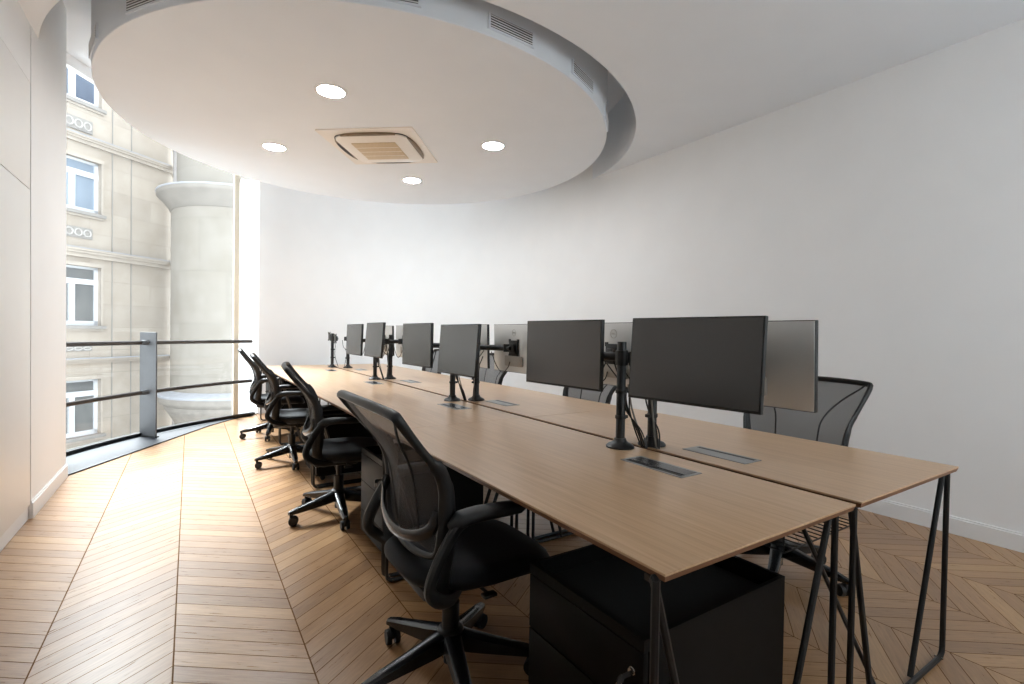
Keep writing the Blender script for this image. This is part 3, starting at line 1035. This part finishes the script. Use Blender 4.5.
    mir = [(x, -y, z) for (x, y, z) in half[1:-1]][::-1]
    loop = half + mir
    fr_ = MB()
    pts = cat(loop, 5, closed=True)
    rad = [0.0105 + 0.002 * max(0, min(1, (p.z - 0.90) / 0.09)) for p in pts]
    fr_.tube(pts, rad, 10, closed=True, flat=(1.0, 1.25))
    fr_.build('back_frame', 'black', t)
    # curved mesh panel stretched in the frame
    sm = cat(side, 6)
    rows = [p for p in sm if p.z > 0.535]
    rows.append(Vector((-0.325, 0.285, 0.992)))
    nx_ = 14
    mp = MB(); vs = []; fs = []
    def surf(z, u):
        """point on the mesh panel at height z, u in -1..1"""
        for i in range(len(rows) - 1):
            if rows[i].z <= z <= rows[i + 1].z:
                f = (z - rows[i].z) / max(1e-6, rows[i + 1].z - rows[i].z)
                p = rows[i].lerp(rows[i + 1], f)
                break
        else:
            p = rows[0] if z < rows[0].z else rows[-1]
        dep = 0.030 * math.sin(PI * min(1, max(0, (0.995 - z) / 0.46)) ** 0.8) + 0.014
        return Vector((p.x - dep * (1 - u * u), p.y * u, z))
    zs = [rows[0].z + (rows[-1].z - rows[0].z) * i / 22 for i in range(23)]
    for z in zs:
        for j in range(nx_ + 1):
            vs.append(surf(z, -1 + 2 * j / nx_))
    for i in range(22):
        for j in range(nx_):
            a = i * (nx_ + 1) + j
            fs.append((a, a + 1, a + nx_ + 2, a + nx_ + 1))
    mp.add(vs, fs)
    panel = mp.build('back_mesh', 'mesh', t, angle=80)
    for s_ in (-1, 1):
        q = []
        for k in range(21):
            z = 0.545 + (0.985 - 0.545) * k / 20
            f = max(0, (z - 0.76) / 0.225)
            u = s_ * (0.44 + 0.04 * (0.76 - z) + 0.52 * f ** 1.8)
            q.append(surf(z, max(-0.98, min(0.98, u))))
        MB().tube(q, 0.0042, 6).build('mesh_seam', 'rubber', panel)
    # lumbar bow and the uprights that carry the back
    lb = MB()
    bow = cat([(-0.158, 0.226, 0.680), (-0.178, 0.215, 0.625), (-0.205, 0.13, 0.582), (-0.218, 0.0, 0.566), (-0.205, -0.13, 0.582), (-0.178, -0.215, 0.625), (-0.158, -0.226, 0.680)], 6)
    lb.tube(bow, 0.016, 10, flat=(1.15, 0.5), up=(0, 0, 1))
    lb.build('lumbar_bow', 'gloss', t)
    for s_ in (-1, 1):
        up = MB()
        up.tube(cat([(-0.05, s_ * 0.10, 0.378), (-0.115, s_ * 0.17, 0.400), (-0.145, s_ * 0.222, 0.46), (-0.138, s_ * 0.240, 0.57), (-0.138, s_ * 0.250, 0.70), (-0.160, s_ * 0.262, 0.79), (-0.205, s_ * 0.278, 0.85)], 5), [0.02] * 6 + [0.023] * 6 + [0.023] * 6 + [0.019] * 6 + [0.016] * 5 + [0.009] * 2, 10, flat=(1.3, 0.6), up=(1, 0, 0.05))
        up.build('back_upright', 'black', t)
        kn = MB()
        kn.cyl((-0.150, s_ * 0.205, 0.66), (-0.150, s_ * 0.222, 0.66), 0.010, seg=12)
        kn.build('pivot_bolt', 'chrome', t)
        # armrest: boomerang arm with a soft pad
        ar = MB()
        ap = cat([(-0.03, s_ * 0.13, 0.388), (-0.11, s_ * 0.225, 0.402), (-0.180, s_ * 0.282, 0.440), (-0.212, s_ * 0.294, 0.485), (-0.185, s_ * 0.294, 0.560), (-0.138, s_ * 0.292, 0.632), (-0.100, s_ * 0.290, 0.658), (-0.03, s_ * 0.288, 0.668), (0.06, s_ * 0.287, 0.666)], 6)
        nn = len(ap)
        ar.tube(ap, [0.019 if i < nn * 0.75 else 0.015 for i in range(nn)], 10, flat=(1.15, 0.85))
        arm = ar.build('armrest', 'black', t)
        pd_ = MB()
        vs = []; fs = []
        NP = 9; S = 12
        for k in range(NP):
            q = k / (NP - 1)
            x = -0.150 + 0.270 * q
            w = 0.036 * (0.55 + 0.45 * math.sin(PI * (0.12 + 0.76 * q)) ** 0.5) if 0 < k < NP - 1 else 0.014
            hh = (0.021 if 0 < k < NP - 1 else 0.008) * (1.0 - 0.15 * q)
            zc_ = 0.664 + 0.012 * min(1, q * 3) - (0.006 * q) + (-0.012 if k == 0 else 0)
            for a_ in range(S):
                an = 2 * PI * a_ / S
                vs.append((x, s_ * 0.286 + w * math.copysign(abs(math.cos(an)) ** 0.7, math.cos(an)), zc_ + hh * math.copysign(abs(math.sin(an)) ** 0.7, math.sin(an))))
        for k in range(NP - 1):
            for a_ in range(S):
                a2 = (a_ + 1) % S
                fs.append((k * S + a_, k * S + a2, (k + 1) * S + a2, (k + 1) * S + a_))
        fs.append(tuple(range(S))); fs.append(tuple((NP - 1) * S + a_ for a_ in range(S)))
        pd_.add(vs, fs)
        pd_.build('arm_pad', 'rubber', arm, angle=60)
    return t

ch = make_chair('black mesh office chair in the foreground on the left, largest chair in view', (0.79, 1.60, 0), 0.0, math.radians(112))
def dup_chair(label, loc, rz, spin):
    """copy of the chair; the star base is turned by spin"""
    r = copy_thing(ch, loc, rz, label)
    for c in r.children:
        if c.name.split('.')[0] == 'leg':
            c.rotation_euler = (0, 0, spin)
    return r
dup_chair('left-row office chair second from the camera, its base standing clear of the desk', (0.84, 3.41, 0), math.radians(-9), math.radians(89))
dup_chair('left-row office chair third from the camera', (0.80, 4.97, 0), math.radians(-6), math.radians(89))
dup_chair('left-row office chair farthest from the camera, right beside the window', (0.80, 6.33, 0), math.radians(-5), math.radians(76))
dup_chair('office chair by the white wall, its mesh back facing away behind the nearest desks', (2.58, 1.41, 0), PI + 0.10, math.radians(-22))
dup_chair('right-row chair whose back shows under the second dark screen', (2.47, 2.97, 0), PI, math.radians(33))
dup_chair('right-row chair showing under the hanging monitor cable, third from the camera', (2.47, 4.52, 0), PI + 0.06, math.radians(50))
dup_chair('right-row chair showing as a dark sliver beside the fourth front screen', (2.47, 5.95, 0), PI, math.radians(9))

# ================================================================== OUTSIDE
E_ = Vector((0.746, 0.665, 0)); N_ = Vector((0.665, -0.746, 0))
P0 = Vector((-2.643, 16.793, 0))
rzF = math.atan2(E_.y, E_.x)
# local frame of the facade: x along the wall, -y towards the room, z up
bld = thing('building', 'pale limestone apartment building across the street', 'building', P0, rzF)
ZB, ZT = -5.0, 9.6
UL, UR = -11.0, 2.74
wins = [(7.05, 8.75, 'panenavy'), (4.239, 5.60, 'paneblue'), (1.273, 2.82, 'panedark'), (-1.637, -0.15, 'panedark')]
wl0, wl1 = -0.445, 0.824
w = MB()
zs = [ZB]
for a, b_, _ in sorted(wins):
    zs += [a, b_]
zs.append(ZT)
for i in range(0, len(zs) - 1):
    if i % 2 == 0:
        w.bb(UL, UR, 0, 0.4, zs[i], zs[i + 1])
    else:
        ed_ = [UL] + [e for k in (2, 1, 0) for e in (wl0 - 3.3 * k, wl1 - 3.3 * k)] + [UR]
        for j in range(0, len(ed_), 2):
            w.bb(ed_[j], ed_[j + 1], 0, 0.4, zs[i], zs[i + 1])
w.build('facade_wall', 'stone', bld)
# rounded corner and return wall
w = MB()
cpath = [(UR - 0.005, 0.0)] + arc(UR - 0.005, 0.35, 0.35, -90, 0, 8)[1:] + [(UR + 0.345, 5.0)]
coff = [(UR - 0.005, 0.3)] + arc(UR - 0.005, 0.35, 0.06, -90, 0, 8)[1:] + [(UR + 0.05, 5.0)]
w.wallband(cpath, coff, ZB, ZT)
w.build('corner_wall', 'stone', bld)
MB().bb(UR + 0.3, 9.0, 2.4, 2.8, ZB, ZT).build('rear_wing', 'stone', bld)
for (a, b_, pm), col_ in [(w_, k_) for k_ in (0, 1, 2) for w_ in wins]:
    wl0, wl1 = -0.445 - 3.3 * col_, 0.824 - 3.3 * col_
    f = MB()
    t_ = 0.085
    y0, y1 = 0.10, 0.17
    f.bb(wl0, wl0 + t_, y0, y1, a, b_); f.bb(wl1 - t_, wl1, y0, y1, a, b_)
    f.bb(wl0, wl1, y0, y1, a, a + 0.12); f.bb(wl0, wl1, y0, y1, b_ - 0.06, b_)
    mid = (wl0 + wl1) / 2
    tr = a + (b_ - a) * 0.745
    if pm == 'panenavy':
        f.bb(mid - 0.075, mid + 0.075, y0 - 0.02, y1, a + 0.12, b_)
    else:
        f.bb(wl0, wl1, y0 - 0.01, y1, tr - 0.07, tr + 0.07)
        f.bb(mid - 0.068, mid + 0.068, y0 - 0.02, y1, a + 0.12, tr)
    wf = f.build('window_frame', 'winwhite', bld)
    MB().bb(wl0 + t_, wl1 - t_, 0.135, 0.15, a + 0.1, b_ - 0.05).build('pane', pm, wf)
    MB().bb(wl0 - 0.12, wl1 + 0.085, -0.10, 0.12, a - 0.085, a - 0.0).build('window_sill', 'stonedk', bld)
    MB().bb(wl0 - 0.05, wl1 + 0.05, -0.05, 0.02, a - 0.14, a - 0.085).build('sill_mould', 'stonep', bld)
    s = MB()
    for x_ in (wl0 - 0.05, wl1):
        s.bb(x_, x_ + 0.05, -0.035, 0.02, a, b_ + 0.1)
    s.bb(wl0 - 0.05, wl1 + 0.05, -0.05, 0.02, b_, b_ + 0.1)
    s.build('window_surround', 'stonep', bld)
# carved panels under the sills
for (a, b_) in ((6.30, 6.63), (3.54, 3.82), (0.607, 0.737)):
    p = MB(); p.bb(-0.30, 0.60, -0.03, 0.02, a, b_)
    pn = p.build('carved_panel', 'stonedk', bld)
    o_ = MB()
    h = (b_ - a)
    for i in range(4):
        cx_ = -0.17 + i * 0.215
        o_.tube([(cx_ + 0.085 * math.cos(q), -0.036, (a + b_) / 2 + h * 0.30 * math.sin(q)) for q in [2 * PI * k / 16 for k in range(16)]], 0.02, 6, closed=True)
    o_.build('ring_ornament', 'stonecar', pn)
# string courses
for (z0, z1, d) in ((5.99, 6.17, 0.16), (3.05, 3.27, 0.16), (0.28, 0.405, 0.18)):
    c = MB()
    for (k0, k1, dd) in ((0.0, 0.45, d * 0.5), (0.45, 0.75, d * 0.8), (0.75, 1.0, d)):
        za, zb = z0 + (z1 - z0) * k0, z0 + (z1 - z0) * k1
        c.bb(UL, UR, -dd, 0.05, za, zb)
        c.wallband(arc(UR - 0.005, 0.35, 0.35 + dd, -90, 0, 8), arc(UR - 0.005, 0.35, 0.3, -90, 0, 8), za, zb)
    c.build('string_course', 'stonep', bld)
    MB().bb(UL, UR, -d - 0.01, 0.03, z1, z1 + 0.02).build('lead_capping', 'lead', bld)
# pilaster strip joint lines
for x_ in (1.12, 1.64):
    MB().bb(x_ - 0.012, x_ + 0.012, -0.012, 0.01, -5, 9.6).build('pilaster_joint', 'stonedk', bld)

dp = thing('drainpipe', 'grey zinc drainpipe with hopper beside the round stone tower', 'drainpipe', P0 + E_ * 2.80 + N_ * 0.24, rzF)
b = MB(); b.cyl((0, 0, -5), (0, 0, 9.5), 0.06, seg=14)
b.build('pipe', 'pipe', dp)
b = MB(); b.lathe([(0.07, 5.0), (0.16, 5.35), (0.17, 5.55), (0.14, 5.55)], 14); b.build('hopper', 'stonedk', dp)
for z in (-3.0, -0.6, 1.8, 4.2, 6.6):
    b = MB(); b.lathe([(0.07, z), (0.075, z + 0.01), (0.075, z + 0.05), (0.07, z + 0.06)], 14); b.build('bracket', 'pipe', dp)

# round stone tower
dr = thing('stone_tower', 'round pale stone tower with moulded cornice outside the window', 'tower', (1.153, 16.32, 0), rzF)
MB().lathe([(1.6, -0.6), (1.6, 4.42)], 96).build('shaft', 'stoned', dr)
MB().lathe([(1.60, 4.36), (1.63, 4.38), (1.67, 4.47), (1.70, 4.50), (1.73, 4.55), (1.86, 4.70), (1.90, 4.73), (1.93, 4.77), (1.93, 4.85), (1.90, 4.87), (1.5, 4.90)], 96).build('cornice', 'stonet', dr)
MB().lathe([(1.935, 4.84), (1.945, 4.855), (1.94, 4.88), (1.5, 4.92)], 96).build('lead_capping', 'lead', dr)
MB().lathe([(1.47, 4.90), (1.47, 9.4)], 96).build('upper_shaft', 'stoned', dr)
MB().lathe([(1.30, -5.0), (1.30, -2.6), (1.36, -1.9), (1.50, -1.3), (1.68, -0.98), (1.74, -0.9), (1.74, -0.82), (1.83, -0.76), (1.87, -0.70), (1.87, -0.56), (1.6, -0.52)], 96).build('base_corbel', 'stonet', dr)
MB().lathe([(1.88, -0.58), (1.895, -0.55), (1.89, -0.52), (1.6, -0.42)], 96).build('ledge_capping', 'lead', dr)

# white rendered return of the room's own outer wall, seen through the narrow right light of the window
structure(MB().bb(0.645, 1.5, 8.6, 8.9, -1.0, 3.5).build('wall_outer_return', 'outwhite'))
structure(MB().bb(-16, 14, 8.9, 30, -5.2, -5.0).build('ground', 'pave'))
